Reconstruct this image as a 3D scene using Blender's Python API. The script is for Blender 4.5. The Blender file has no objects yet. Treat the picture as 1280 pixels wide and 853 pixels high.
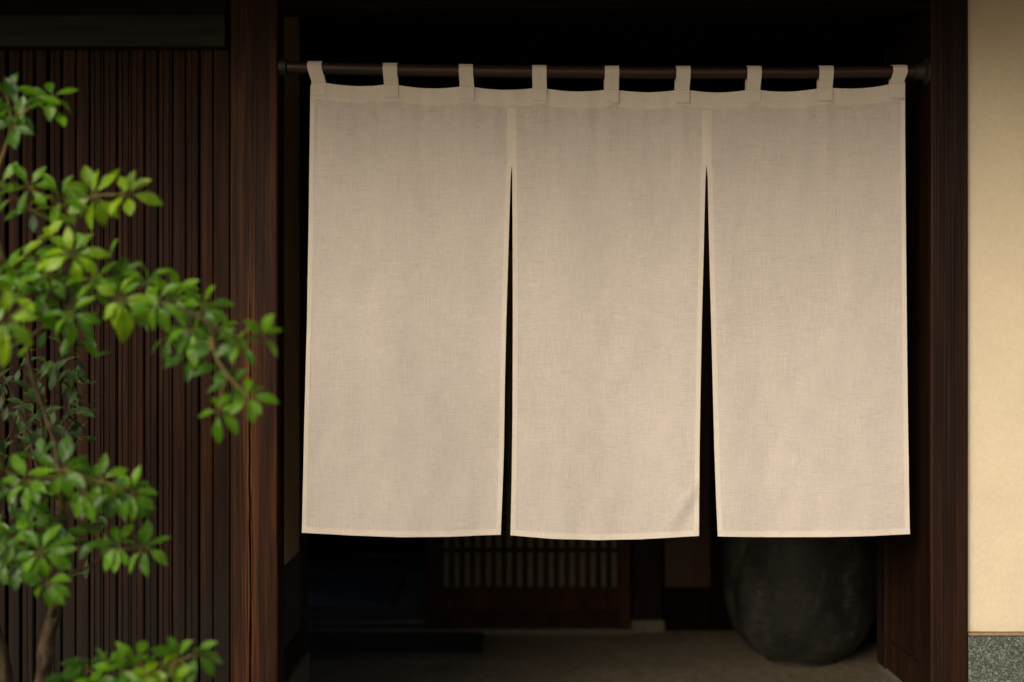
import bpy, bmesh, math, random
from mathutils import Vector, Matrix, noise
random.seed(7)
S = bpy.context.scene
COL = S.collection

# ------------------------------------------------------------------ camera, world, sun, exposure
EYE = 1.45; DIST = 4.23; FPX = 1280 * 50 / 36.0
cam_d = bpy.data.cameras.new('camera'); cam = bpy.data.objects.new('camera', cam_d); COL.objects.link(cam)
cam.location = (0, -DIST, EYE); cam.rotation_euler = (math.radians(90), 0, 0)
cam_d.lens = 50; cam_d.sensor_width = 36; cam_d.clip_end = 500; cam_d.clip_start = 0.05
cam_d.dof.use_dof = True; cam_d.dof.focus_distance = DIST + 0.01; cam_d.dof.aperture_fstop = 1.35
S.camera = cam
SUN_EL, SUN_AZ = 26, 32          # azimuth: degrees to the left of straight behind the camera
W = bpy.data.worlds.new("World"); S.world = W; W.use_nodes = True
nt = W.node_tree; bg = nt.nodes['Background']
sky = nt.nodes.new('ShaderNodeTexSky'); sky.sky_type = 'NISHITA'; sky.sun_disc = False
sky.sun_elevation = math.radians(SUN_EL); sky.sun_rotation = math.radians(180 + SUN_AZ)
sky.air_density = 1.0; sky.dust_density = 5.0; sky.ozone_density = 0.6
nt.links.new(sky.outputs[0], bg.inputs[0]); bg.inputs[1].default_value = 0.115
sd = bpy.data.lights.new('sun', 'SUN'); sun = bpy.data.objects.new('sun', sd); COL.objects.link(sun)
sd.energy = 2.45; sd.angle = math.radians(34); sd.color = (1.0, 0.93, 0.82)
a, e = math.radians(SUN_AZ), math.radians(SUN_EL)
sdir = Vector((-math.sin(a) * math.cos(e), -math.cos(a) * math.cos(e), math.sin(e)))
sun.rotation_euler = sdir.to_track_quat('Z', 'Y').to_euler(); sun.location = sdir * 12
S.view_settings.view_transform = 'Standard'; S.view_settings.look = 'None'
S.view_settings.exposure = 0.0; S.view_settings.gamma = 1
S.cycles.use_denoising = True

def at(px, py, d=DIST):
    """photograph position and distance in metres -> point of the place"""
    return Vector(((px - 640) / FPX * d, d - DIST, EYE - (py - 426.5) / FPX * d))

# ------------------------------------------------------------------ materials
def new_mat(name):
    m = bpy.data.materials.new(name); m.use_nodes = True
    n = m.node_tree.nodes; b = n['Principled BSDF']
    return m, m.node_tree, n, b

def ramp(n, stops):
    r = n.new('ShaderNodeValToRGB'); e = r.color_ramp.elements
    while len(e) < len(stops): e.new(0.5)
    for k, (p, c) in enumerate(stops):
        e[k].position = p; e[k].color = (*c, 1)
    return r

def coords(t, n, scale, kind='Object', rnd=True):
    tc = n.new('ShaderNodeTexCoord'); mp = n.new('ShaderNodeMapping')
    mp.inputs['Scale'].default_value = scale
    t.links.new(tc.outputs[kind], mp.inputs['Vector'])
    if rnd:
        oi = n.new('ShaderNodeObjectInfo'); mu = n.new('ShaderNodeMath'); mu.operation = 'MULTIPLY'; mu.inputs[1].default_value = 37
        cx = n.new('ShaderNodeCombineXYZ')
        t.links.new(oi.outputs['Random'], mu.inputs[0])
        for k in range(3): t.links.new(mu.outputs[0], cx.inputs[k])
        t.links.new(cx.outputs[0], mp.inputs['Location'])
    return mp

def noise_n(t, n, src, scale, detail=4, rough=.6, dist=0):
    x = n.new('ShaderNodeTexNoise'); x.inputs['Scale'].default_value = scale
    x.inputs['Detail'].default_value = detail; x.inputs['Roughness'].default_value = rough
    x.inputs['Distortion'].default_value = dist
    t.links.new(src.outputs[0], x.inputs['Vector']); return x

def bump_n(t, n, b, src, strength, dist, out=0):
    bp = n.new('ShaderNodeBump'); bp.inputs['Strength'].default_value = strength; bp.inputs['Distance'].default_value = dist
    t.links.new(src.outputs[out], bp.inputs['Height']); t.links.new(bp.outputs[0], b.inputs['Normal']); return bp

def wood(name, dark, mid, light, rough=.5, axis='z', fine=1.0, spec=.35, vary=.5, bump=.5):
    m, t, n, b = new_mat(name)
    s = {'z': (70, 70, 2.2), 'x': (2.2, 70, 70), 'y': (70, 2.2, 70)}[axis]
    s = tuple(v * fine for v in s)
    mp = coords(t, n, s); nz = noise_n(t, n, mp, 1.0, 8, .62, .35)
    mp2 = coords(t, n, tuple(v * .16 for v in s)); nz2 = noise_n(t, n, mp2, 1.0, 3, .5, 1.2)
    mp3 = coords(t, n, tuple(v * 3.0 for v in s)); nz3 = noise_n(t, n, mp3, 1.0, 4, .6, .1)
    r = ramp(n, [(.28, dark), (.5, mid), (.74, light)])
    t.links.new(nz.outputs[0], r.inputs[0])
    r2 = ramp(n, [(.3, (.55, .55, .58)), (.5, (.95, .95, .95)), (.72, (1.45, 1.35, 1.25))])
    t.links.new(nz2.outputs[0], r2.inputs[0])
    mx = n.new('ShaderNodeMix'); mx.data_type = 'RGBA'; mx.blend_type = 'MULTIPLY'; mx.inputs[0].default_value = 1
    t.links.new(r.outputs[0], mx.inputs[6]); t.links.new(r2.outputs[0], mx.inputs[7])
    # piece to piece variation
    oi = n.new('ShaderNodeObjectInfo'); mr = n.new('ShaderNodeMapRange')
    mr.inputs['To Min'].default_value = 1 - vary; mr.inputs['To Max'].default_value = 1 + vary
    t.links.new(oi.outputs['Random'], mr.inputs['Value'])
    mx2 = n.new('ShaderNodeMix'); mx2.data_type = 'RGBA'; mx2.blend_type = 'MULTIPLY'; mx2.inputs[0].default_value = 1
    t.links.new(mx.outputs[2], mx2.inputs[6]); t.links.new(mr.outputs[0], mx2.inputs[7])
    t.links.new(mx2.outputs[2], b.inputs['Base Color'])
    rr = n.new('ShaderNodeMapRange'); rr.inputs['To Min'].default_value = rough - .12; rr.inputs['To Max'].default_value = rough + .2
    t.links.new(nz3.outputs[0], rr.inputs['Value']); t.links.new(rr.outputs[0], b.inputs['Roughness'])
    b.inputs['Specular IOR Level'].default_value = spec
    ad = n.new('ShaderNodeMath'); ad.operation = 'ADD'
    t.links.new(nz.outputs[0], ad.inputs[0]); t.links.new(nz3.outputs[0], ad.inputs[1])
    bump_n(t, n, b, ad, bump, .0016)
    return m

def speckle(name, c0, c1, c2, scale, rough=.8, bump=.4, big=1.2, spec=.3, dist=.002, axis=(1, 1, 1), mott=.18):
    m, t, n, b = new_mat(name)
    mp = coords(t, n, axis, rnd=False)
    nz = noise_n(t, n, mp, scale, 6, .65, .3)
    r = ramp(n, [(.3, c0), (.5, c1), (.7, c2)]); t.links.new(nz.outputs[0], r.inputs[0])
    nb = noise_n(t, n, mp, big, 3, .55, .4); r2 = ramp(n, [(.3, (1 - mott,) * 3), (.7, (1 + mott,) * 3)])
    t.links.new(nb.outputs[0], r2.inputs[0])
    mx = n.new('ShaderNodeMix'); mx.data_type = 'RGBA'; mx.blend_type = 'MULTIPLY'; mx.inputs[0].default_value = 1
    t.links.new(r.outputs[0], mx.inputs[6]); t.links.new(r2.outputs[0], mx.inputs[7])
    t.links.new(mx.outputs[2], b.inputs['Base Color'])
    b.inputs['Roughness'].default_value = rough; b.inputs['Specular IOR Level'].default_value = spec
    bump_n(t, n, b, nz, bump, dist)
    return m

def linen(name, col, transl=.25, weave=1.0):
    m, t, n, b = new_mat(name)
    mpw = coords(t, n, (1100, 300, 60)); warp = noise_n(t, n, mpw, 1.0, 3, .6, .2)       # vertical threads
    mpf = coords(t, n, (50, 300, 1200)); weft = noise_n(t, n, mpf, 1.0, 3, .6, .2)        # horizontal threads
    mps = coords(t, n, (520, 300, 22)); slubv = noise_n(t, n, mps, 1.0, 2, .5)
    mph = coords(t, n, (22, 300, 620)); slubh = noise_n(t, n, mph, 1.0, 2, .5)
    mpb = coords(t, n, (5, 5, 4)); big = noise_n(t, n, mpb, 1.0, 4, .6, .6)
    def add(x, y, op='ADD'):
        q = n.new('ShaderNodeMath'); q.operation = op
        for k, v in enumerate((x, y)):
            if isinstance(v, (int, float)): q.inputs[k].default_value = v
            else: t.links.new(v.outputs[0], q.inputs[k])
        return q
    th = add(warp, weft)                       # ~1.0
    sl = add(slubv, slubh)
    f1 = add(add(th, -1.0), .30 * weave, 'MULTIPLY')
    f2 = add(add(sl, -1.0), .16 * weave, 'MULTIPLY')
    f3 = add(add(big, -.5), .16, 'MULTIPLY')
    # stray thick and thin threads: only the peaks of long noise
    def peaks(src, lo, hi, amt):
        q = n.new('ShaderNodeMapRange'); q.inputs['From Min'].default_value = lo; q.inputs['From Max'].default_value = hi
        q.inputs['To Min'].default_value = 0; q.inputs['To Max'].default_value = amt
        t.links.new(src.outputs[0], q.inputs['Value']); return q
    pk = add(peaks(slubh, .60, .74, .10 * weave), peaks(slubv, .60, .74, .08 * weave))
    pk2 = add(peaks(slubh, .40, .28, -.10 * weave), peaks(slubv, .40, .28, -.07 * weave))
    patch_ = noise_n(t, n, coords(t, n, (28, 28, 20)), 1.0, 3, .6, 1.0)
    f4 = add(add(patch_, -.5), .10, 'MULTIPLY')
    tot = add(add(add(add(f1, f2), add(f3, f4)), add(pk, pk2)), 1.0)
    mx = n.new('ShaderNodeMix'); mx.data_type = 'RGBA'; mx.blend_type = 'MULTIPLY'; mx.inputs[0].default_value = 1
    mx.inputs[6].default_value = (*col, 1); t.links.new(tot.outputs[0], mx.inputs[7])
    t.links.new(mx.outputs[2], b.inputs['Base Color'])
    b.inputs['Roughness'].default_value = .9; b.inputs['Specular IOR Level'].default_value = .15
    b.inputs['Sheen Weight'].default_value = .15
    hh = add(th, add(sl, .8, 'MULTIPLY'))
    bp = bump_n(t, n, b, hh, .3, .0008)
    tr = n.new('ShaderNodeBsdfTranslucent'); t.links.new(mx.outputs[2], tr.inputs[0])
    ms = n.new('ShaderNodeMixShader'); ms.inputs[0].default_value = transl
    t.links.new(b.outputs[0], ms.inputs[1]); t.links.new(tr.outputs[0], ms.inputs[2])
    t.links.new(ms.outputs[0], n['Material Output'].inputs[0])
    return m

def leaf_mat(name, a, c, tr_col, transl=.35, rough=.3):
    m, t, n, b = new_mat(name)
    oi = n.new('ShaderNodeObjectInfo'); ge = n.new('ShaderNodeNewGeometry')
    sm_ = n.new('ShaderNodeMath'); fr = n.new('ShaderNodeMath'); fr.operation = 'FRACT'
    t.links.new(oi.outputs['Random'], sm_.inputs[0]); t.links.new(ge.outputs['Random Per Island'], sm_.inputs[1]); t.links.new(sm_.outputs[0], fr.inputs[0])
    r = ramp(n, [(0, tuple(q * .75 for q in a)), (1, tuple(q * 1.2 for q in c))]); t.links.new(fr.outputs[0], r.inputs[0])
    mp = coords(t, n, (1, 1, 1)); nz = noise_n(t, n, mp, 2.5, 4, .6)
    r2 = ramp(n, [(.3, (.75, .8, .7)), (.7, (1.25, 1.2, 1.2))]); t.links.new(nz.outputs[0], r2.inputs[0])
    mx = n.new('ShaderNodeMix'); mx.data_type = 'RGBA'; mx.blend_type = 'MULTIPLY'; mx.inputs[0].default_value = 1
    t.links.new(r.outputs[0], mx.inputs[6]); t.links.new(r2.outputs[0], mx.inputs[7])
    t.links.new(mx.outputs[2], b.inputs['Base Color'])
    b.inputs['Roughness'].default_value = rough; b.inputs['Specular IOR Level'].default_value = .5
    bump_n(t, n, b, nz, .25, .05)
    tr = n.new('ShaderNodeBsdfTranslucent')
    mx3 = n.new('ShaderNodeMix'); mx3.data_type = 'RGBA'; mx3.blend_type = 'MULTIPLY'; mx3.inputs[0].default_value = 1
    mx3.inputs[6].default_value = (*tr_col, 1); t.links.new(r2.outputs[0], mx3.inputs[7])
    t.links.new(mx3.outputs[2], tr.inputs[0])
    ms = n.new('ShaderNodeMixShader'); ms.inputs[0].default_value = transl
    t.links.new(b.outputs[0], ms.inputs[1]); t.links.new(tr.outputs[0], ms.inputs[2])
    t.links.new(ms.outputs[0], n['Material Output'].inputs[0])
    return m

M = {}
M['slat'] = wood('slat wood', (.0055, .0020, .0008), (.0140, .0046, .0016), (.032, .0103, .0030), .6, fine=1.1, vary=.16, spec=.10)
M['backing'] = wood('backing wood', (.004, .003, .003), (.007, .005, .004), (.012, .008, .006), .8, vary=.1)
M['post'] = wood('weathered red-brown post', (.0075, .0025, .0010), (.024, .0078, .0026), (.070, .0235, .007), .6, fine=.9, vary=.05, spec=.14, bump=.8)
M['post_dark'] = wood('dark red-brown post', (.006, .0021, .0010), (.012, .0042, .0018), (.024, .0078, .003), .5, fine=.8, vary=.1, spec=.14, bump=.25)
M['side'] = wood('brown side boards', (.007, .0027, .0012), (.014, .0052, .0022), (.026, .0095, .0038), .55, vary=.05, spec=.12)
M['trim'] = wood('dark stained trim', (.006, .003, .0018), (.013, .006, .003), (.024, .011, .006), .6, vary=.2, spec=.1)
M['beam'] = wood('greyish beam', (.006, .005, .003), (.010, .0085, .005), (.017, .014, .009), .7, axis='x', vary=.1, spec=.2)
M['lintel'] = wood('black lintel', (.004, .002, .002), (.008, .005, .003), (.015, .008, .005), .7, axis='x', vary=.1, spec=.05)
M['door'] = wood('red-brown door wood', (.019, .0075, .0035), (.038, .0145, .0065), (.062, .024, .0105), .6, vary=.2, spec=.1)
M['innerwood'] = wood('inner wall wood', (.022, .009, .003), (.045, .017, .006), (.08, .03, .01), .5, vary=.1)
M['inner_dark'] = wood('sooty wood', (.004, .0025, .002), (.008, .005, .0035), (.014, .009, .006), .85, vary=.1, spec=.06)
M['rod'] = wood('dark round pole', (.008, .0035, .002), (.021, .008, .0042), (.042, .017, .008), .42, axis='x', fine=.6, vary=0, spec=.45)
M['iron'] = speckle('blackened iron', (.008, .007, .006), (.015, .013, .010), (.03, .026, .018), 60, .5, .2, spec=.35)
M['cloth'] = linen('natural linen', (.560, .502, .452), .13)
M['hem'] = linen('doubled linen hem', (.635, .566, .488), .09, .6)
M['thread'] = linen('sewing thread', (.36, .29, .21), .0, .3)
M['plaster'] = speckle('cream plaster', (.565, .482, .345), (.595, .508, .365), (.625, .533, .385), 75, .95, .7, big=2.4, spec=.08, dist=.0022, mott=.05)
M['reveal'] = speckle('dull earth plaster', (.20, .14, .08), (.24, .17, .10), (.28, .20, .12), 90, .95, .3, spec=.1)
M['wains'] = wood('grey-green board', (.016, .014, .009), (.028, .025, .016), (.045, .040, .026), .8, vary=.1, spec=.1)
M['footing'] = speckle('grey footing stone', (.035, .030, .022), (.060, .052, .040), (.10, .088, .068), 60, .9, .6, spec=.2)
M['floor'] = speckle('brown earthen floor', (.23, .186, .128), (.33, .272, .188), (.46, .385, .275), 26, .85, .5, big=2.2, spec=.3, dist=.004)
M['ground'] = speckle('garden gravel ground', (.10, .09, .07), (.18, .16, .125), (.30, .27, .21), 40, .95, .6, big=.6, spec=.2, dist=.01)
M['sill'] = speckle('pale sill stone', (.11, .095, .07), (.16, .14, .105), (.22, .19, .14), 50, .85, .3)
M['mat'] = speckle('dark rubber mat', (.036, .034, .031), (.052, .049, .045), (.08, .075, .068), 220, .85, .5, spec=.25)
M['slab'] = speckle('blue-grey slab', (.050, .050, .052), (.070, .070, .072), (.095, .095, .098), 30, .45, .2, spec=.4)
M['paper'] = speckle('aged door paper', (.13, .13, .095), (.18, .18, .13), (.24, .235, .17), 40, .9, .1, spec=.1)
M['bark'] = speckle('grey-brown bark', (.018, .012, .007), (.046, .031, .018), (.10, .072, .044), 55, .9, .9, spec=.15, dist=.006, axis=(1, 1, .3))
M['twig'] = speckle('olive-red twig', (.06, .045, .010), (.10, .075, .015), (.13, .085, .02), 60, .6, .3)
M['petiole'] = speckle('reddish leaf stalk', (.11, .09, .012), (.15, .14, .02), (.15, .19, .03), 30, .5, .1)
M['leaf'] = leaf_mat('glossy green leaf', (.042, .138, .004), (.098, .225, .006), (.22, .46, .01), .38, .36)
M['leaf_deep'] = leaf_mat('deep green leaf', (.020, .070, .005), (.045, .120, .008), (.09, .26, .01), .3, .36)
M['leaf_shaded'] = leaf_mat('shaded dark green leaf', (.010, .032, .004), (.024, .060, .006), (.04, .11, .01), .2, .62)  # darker leaf green: the shade inside the crown is put into the colour
M['leaf_lime'] = leaf_mat('yellow-green leaf', (.105, .225, .004), (.185, .320, .007), (.38, .56, .01), .42, .34)

# foot of the slats: the brown mixed to grey, ragged upper limit
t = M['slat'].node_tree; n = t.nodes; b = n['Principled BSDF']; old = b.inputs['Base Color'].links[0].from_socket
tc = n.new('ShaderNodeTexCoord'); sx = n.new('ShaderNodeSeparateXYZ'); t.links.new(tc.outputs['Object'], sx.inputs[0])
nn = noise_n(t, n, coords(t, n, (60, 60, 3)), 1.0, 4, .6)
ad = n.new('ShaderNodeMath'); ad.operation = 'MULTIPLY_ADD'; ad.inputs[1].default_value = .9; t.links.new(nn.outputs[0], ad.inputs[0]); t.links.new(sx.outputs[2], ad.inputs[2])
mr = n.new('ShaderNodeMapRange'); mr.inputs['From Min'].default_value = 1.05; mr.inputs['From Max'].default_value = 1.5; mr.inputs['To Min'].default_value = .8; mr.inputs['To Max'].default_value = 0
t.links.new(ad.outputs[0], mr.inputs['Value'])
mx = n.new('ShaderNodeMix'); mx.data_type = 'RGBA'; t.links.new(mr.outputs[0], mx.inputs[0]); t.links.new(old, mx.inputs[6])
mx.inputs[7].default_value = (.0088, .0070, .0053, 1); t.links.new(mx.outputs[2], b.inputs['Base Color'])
# bare lighter wood where the post has split and worn
t = M['post'].node_tree; n = t.nodes; b = n['Principled BSDF']; old = b.inputs['Base Color'].links[0].from_socket
atn = n.new('ShaderNodeAttribute'); atn.attribute_name = 'wear'
mx = n.new('ShaderNodeMix'); mx.data_type = 'RGBA'; t.links.new(atn.outputs['Fac'], mx.inputs[0]); t.links.new(old, mx.inputs[6])
mx.inputs[7].default_value = (.135, .050, .015, 1); t.links.new(mx.outputs[2], b.inputs['Base Color'])

# washed pebble stone of the wall foot
m, t, n, b = new_mat('granite chips'); M['granite'] = m
mp = coords(t, n, (1, 1, 1), rnd=False)
nzd = noise_n(t, n, mp, 60, 3, .6)
mxv = n.new('ShaderNodeVectorMath'); mxv.operation = 'SCALE'; mxv.inputs['Scale'].default_value = .012
t.links.new(nzd.outputs['Color'], mxv.inputs[0])
adv = n.new('ShaderNodeVectorMath'); t.links.new(mp.outputs[0], adv.inputs[0]); t.links.new(mxv.outputs[0], adv.inputs[1])
vo = n.new('ShaderNodeTexVoronoi'); vo.inputs['Scale'].default_value = 260; t.links.new(adv.outputs[0], vo.inputs['Vector'])
rv = ramp(n, [(.0, (.022, .029, .023)), (.45, (.048, .060, .048)), (.7, (.085, .10, .08)), (.97, (.19, .21, .17))])
sep = n.new('ShaderNodeSeparateColor'); t.links.new(vo.outputs['Color'], sep.inputs[0]); t.links.new(sep.outputs[0], rv.inputs[0])
t.links.new(rv.outputs[0], b.inputs['Base Color']); b.inputs['Roughness'].default_value = .6
bump_n(t, n, b, vo, .5, .003)

# glazed jar
m, t, n, b = new_mat('dark stoneware'); M['jar'] = m
mp = coords(t, n, (1, 1, .55), rnd=False); n1 = noise_n(t, n, mp, 6, 6, .6, .8)
n2 = noise_n(t, n, coords(t, n, (16, 16, 90), rnd=False), 1.0, 5, .7, .5)      # marks drawn round by the potter's hand
n3 = noise_n(t, n, coords(t, n, (80, 80, 12), rnd=False), 1.0, 5, .7, .5)      # glaze runs
def mth(op, x, y):
    q = n.new('ShaderNodeMath'); q.operation = op
    for k_, v_ in enumerate((x, y)):
        if isinstance(v_, float): q.inputs[k_].default_value = v_
        else: t.links.new(v_.outputs[0], q.inputs[k_])
    return q
mm = mth('MULTIPLY', n1, mth('MAXIMUM', n2, n3))
rj = ramp(n, [(.20, (.009, .009, .0085)), (.30, (.026, .026, .023)), (.40, (.085, .084, .072))]); t.links.new(mm.outputs[0], rj.inputs[0])
t.links.new(rj.outputs[0], b.inputs['Base Color'])
rg = ramp(n, [(.3, (.55,) * 3), (.7, (.8,) * 3)]); t.links.new(n1.outputs[0], rg.inputs[0]); t.links.new(rg.outputs[0], b.inputs['Roughness'])
bump_n(t, n, b, n2, .45, .006)

# ------------------------------------------------------------------ object helpers
def thing(name, label, cat, loc=(0, 0, 0), group=None):
    o = bpy.data.objects.new(name, None); COL.objects.link(o); o.location = loc
    o['label'] = label; o['category'] = cat
    if group: o['group'] = group
    o.empty_display_size = .1
    return o

def tag(o, label, cat, group=None):
    o['label'] = label; o['category'] = cat
    if group: o['group'] = group
    return o

def link(name, me, mat=None, parent=None, kind=None, smooth=False):
    if mat and not me.materials: me.materials.append(mat)
    o = bpy.data.objects.new(name, me); COL.objects.link(o)
    if parent:
        o.parent = parent; o.location = -wloc(parent)
    if kind: o['kind'] = kind
    if smooth:
        for p in me.polygons: p.use_smooth = True
    return o

def wloc(o):
    v = Vector(o.location)
    while o.parent: o = o.parent; v = v + Vector(o.location)
    return v

def mesh_of(name, v, f):
    me = bpy.data.meshes.new(name); me.from_pydata([tuple(p) for p in v], [], f); me.update(); return me

def box_mesh(name, x0, x1, y0, y1, z0, z1, bev=.003, seg=2):
    bm = bmesh.new(); bmesh.ops.create_cube(bm, size=1)
    for v in bm.verts:
        v.co = Vector(((x0 + x1) / 2 + v.co.x * (x1 - x0), (y0 + y1) / 2 + v.co.y * (y1 - y0), (z0 + z1) / 2 + v.co.z * (z1 - z0)))
    if bev: bmesh.ops.bevel(bm, geom=bm.edges[:], offset=bev, segments=seg, affect='EDGES', profile=.6)
    me = bpy.data.meshes.new(name); bm.to_mesh(me); bm.free(); return me

def box(name, x0, x1, y0, y1, z0, z1, mat, parent=None, bev=.003, kind=None, seg=2):
    return link(name, box_mesh(name, x0, x1, y0, y1, z0, z1, bev, seg), mat, parent, kind)

def tube_data(pts, rads, seg=10, caps=True, wob=0):
    v, f = [], []; up = Vector((.3, .2, 1)).normalized()
    n = len(pts)
    for i, p in enumerate(pts):
        d = (pts[min(i + 1, n - 1)] - pts[max(i - 1, 0)]).normalized()
        if i == 0:
            a = d.orthogonal().normalized()
        else:
            a = (a - d * a.dot(d)).normalized()
        b2 = d.cross(a)
        for k in range(seg):
            t = 2 * math.pi * k / seg
            r = rads[i] * (1 + wob * (noise.noise(Vector((p.x * 30 + k, p.y * 30, p.z * 18))) if wob else 0))
            v.append(p + (a * math.cos(t) + b2 * math.sin(t)) * r)
    for i in range(n - 1):
        for k in range(seg):
            q = (k + 1) % seg
            f.append((i * seg + k, i * seg + q, (i + 1) * seg + q, (i + 1) * seg + k))
    if caps:
        f.append(tuple(reversed(range(seg)))); f.append(tuple((n - 1) * seg + k for k in range(seg)))
    return v, f

def smooth_path(pts, rads, sub=6):
    """Catmull-Rom through the points"""
    P, R = [], []
    n = len(pts)
    for i in range(n - 1):
        p0, p1, p2, p3 = pts[max(i - 1, 0)], pts[i], pts[i + 1], pts[min(i + 2, n - 1)]
        for s in range(sub):
            t = s / sub
            P.append(.5 * ((2 * p1) + (p2 - p0) * t + (2 * p0 - 5 * p1 + 4 * p2 - p3) * t * t + (3 * p1 - p0 - 3 * p2 + p3) * t ** 3))
            R.append(rads[i] + (rads[i + 1] - rads[i]) * t)
    P.append(pts[-1]); R.append(rads[-1])
    return P, R

def lathe(name, prof, c, mat, parent=None, seg=64):
    v, f = [], []
    for r, z in prof:
        for k in range(seg):
            t = 2 * math.pi * k / seg
            v.append((c[0] + r * math.cos(t), c[1] + r * math.sin(t), c[2] + z))
    for i in range(len(prof) - 1):
        for k in range(seg):
            q = (k + 1) % seg; f.append((i * seg + k, i * seg + q, (i + 1) * seg + q, (i + 1) * seg + k))
    f.append(tuple(reversed(range(seg))))
    f.append(tuple((len(prof) - 1) * seg + k for k in range(seg)))
    return link(name, mesh_of(name, v, f), mat, parent, smooth=True)

# ------------------------------------------------------------------ setting: ground and floors
def sheet(name, x0, x1, y0, y1, z, mat, n=2, amp=0, kind='structure'):
    v, f = [], []
    for j in range(n + 1):
        for i in range(n + 1):
            x = x0 + (x1 - x0) * i / n; y = y0 + (y1 - y0) * j / n
            v.append((x, y, z + amp * noise.fractal(Vector((x * 1.7, y * 1.7, 3)), 1, 2, 4)))
    for j in range(n):
        for i in range(n):
            a0 = j * (n + 1) + i; f.append((a0, a0 + 1, a0 + n + 2, a0 + n + 1))
    return link(name, mesh_of(name, v, f), mat, None, kind, smooth=True)

sheet('ground', -150, 150, -150, 150, -.12, M['ground'], 4)
sheet('entry_floor', -2.4, 2.6, -.35, 5.4, 0, M['floor'], 70, .004)
box('porch_step', -2.6, 2.8, -.60, -.352, -.10, .0, M['footing'], None, .01, 'structure')

# ------------------------------------------------------------------ left lattice wall
XL0, XL1 = -2.30, -.840
lw = thing('slatted_wall', 'dark brown wall of narrow vertical slats left of the doorway, behind the leafy tree', 'wall', (-1.6, .05, 0))
box('backing_board', XL0, -.842, .062, .10, .0, 2.60, M['backing'], lw, 0)
box('top_beam', XL0, -.850, -.018, .058, 2.322, 2.418, M['beam'], lw, .004)
box('upper_board', XL0, -.852, .004, .058, 2.42, 2.78, M['lintel'], lw, .002)
box('edge_board', -.890, -.843, .012, .058, .12, 2.319, M['slat'], lw, .003)
box('bottom_rail', XL0, -.843, .0, .06, .0, .118, M['trim'], lw, .004)

def slat_mesh(w, kind):
    """cross-section of one slat: flat face, eased edges, shallow scored grooves"""
    h = w / 2
    if kind == 0: prof = [(-h, .03), (-h, .004), (-h + .004, 0), (-.003, 0), (-.0022, .0025), (-.0010, .0025), (-.0004, 0), (h - .004, .0008), (h, .005), (h, .03)]
    elif kind == 1: prof = [(-h, .03), (-h, .006), (-h + .0025, .001), (-h * .35, 0), (-h * .3, .004), (-h * .2, .004), (-h * .15, .0005), (h * .6, 0), (h * .66, .003), (h, .004), (h, .03)]
    else: prof = [(-h, .03), (-h, .003), (-h + .003, 0), (0, -.0012), (h - .003, 0), (h, .003), (h, .03)]
    zs = [.118] + [.118 + (2.321 - .118) * k / 12 for k in range(1, 12)] + [2.321]
    v, f = [], []; n_ = len(prof)
    for z in zs:
        s = .0007 * noise.noise(Vector((kind * 5, z * 1.3, w * 900)))
        for x, y in prof: v.append((x + s, y, z))
    for i in range(len(zs) - 1):
        for k in range(n_ - 1):
            f.append((i * n_ + k, i * n_ + k + 1, (i + 1) * n_ + k + 1, (i + 1) * n_ + k))
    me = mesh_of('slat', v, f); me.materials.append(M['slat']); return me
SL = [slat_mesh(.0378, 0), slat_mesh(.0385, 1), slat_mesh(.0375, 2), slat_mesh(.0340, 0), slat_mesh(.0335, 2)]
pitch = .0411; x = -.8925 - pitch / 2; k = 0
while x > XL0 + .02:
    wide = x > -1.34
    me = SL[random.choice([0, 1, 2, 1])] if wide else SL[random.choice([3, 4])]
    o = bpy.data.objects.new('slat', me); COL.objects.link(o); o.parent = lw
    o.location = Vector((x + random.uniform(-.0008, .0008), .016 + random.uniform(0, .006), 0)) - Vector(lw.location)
    x -= pitch; k += 1

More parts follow.
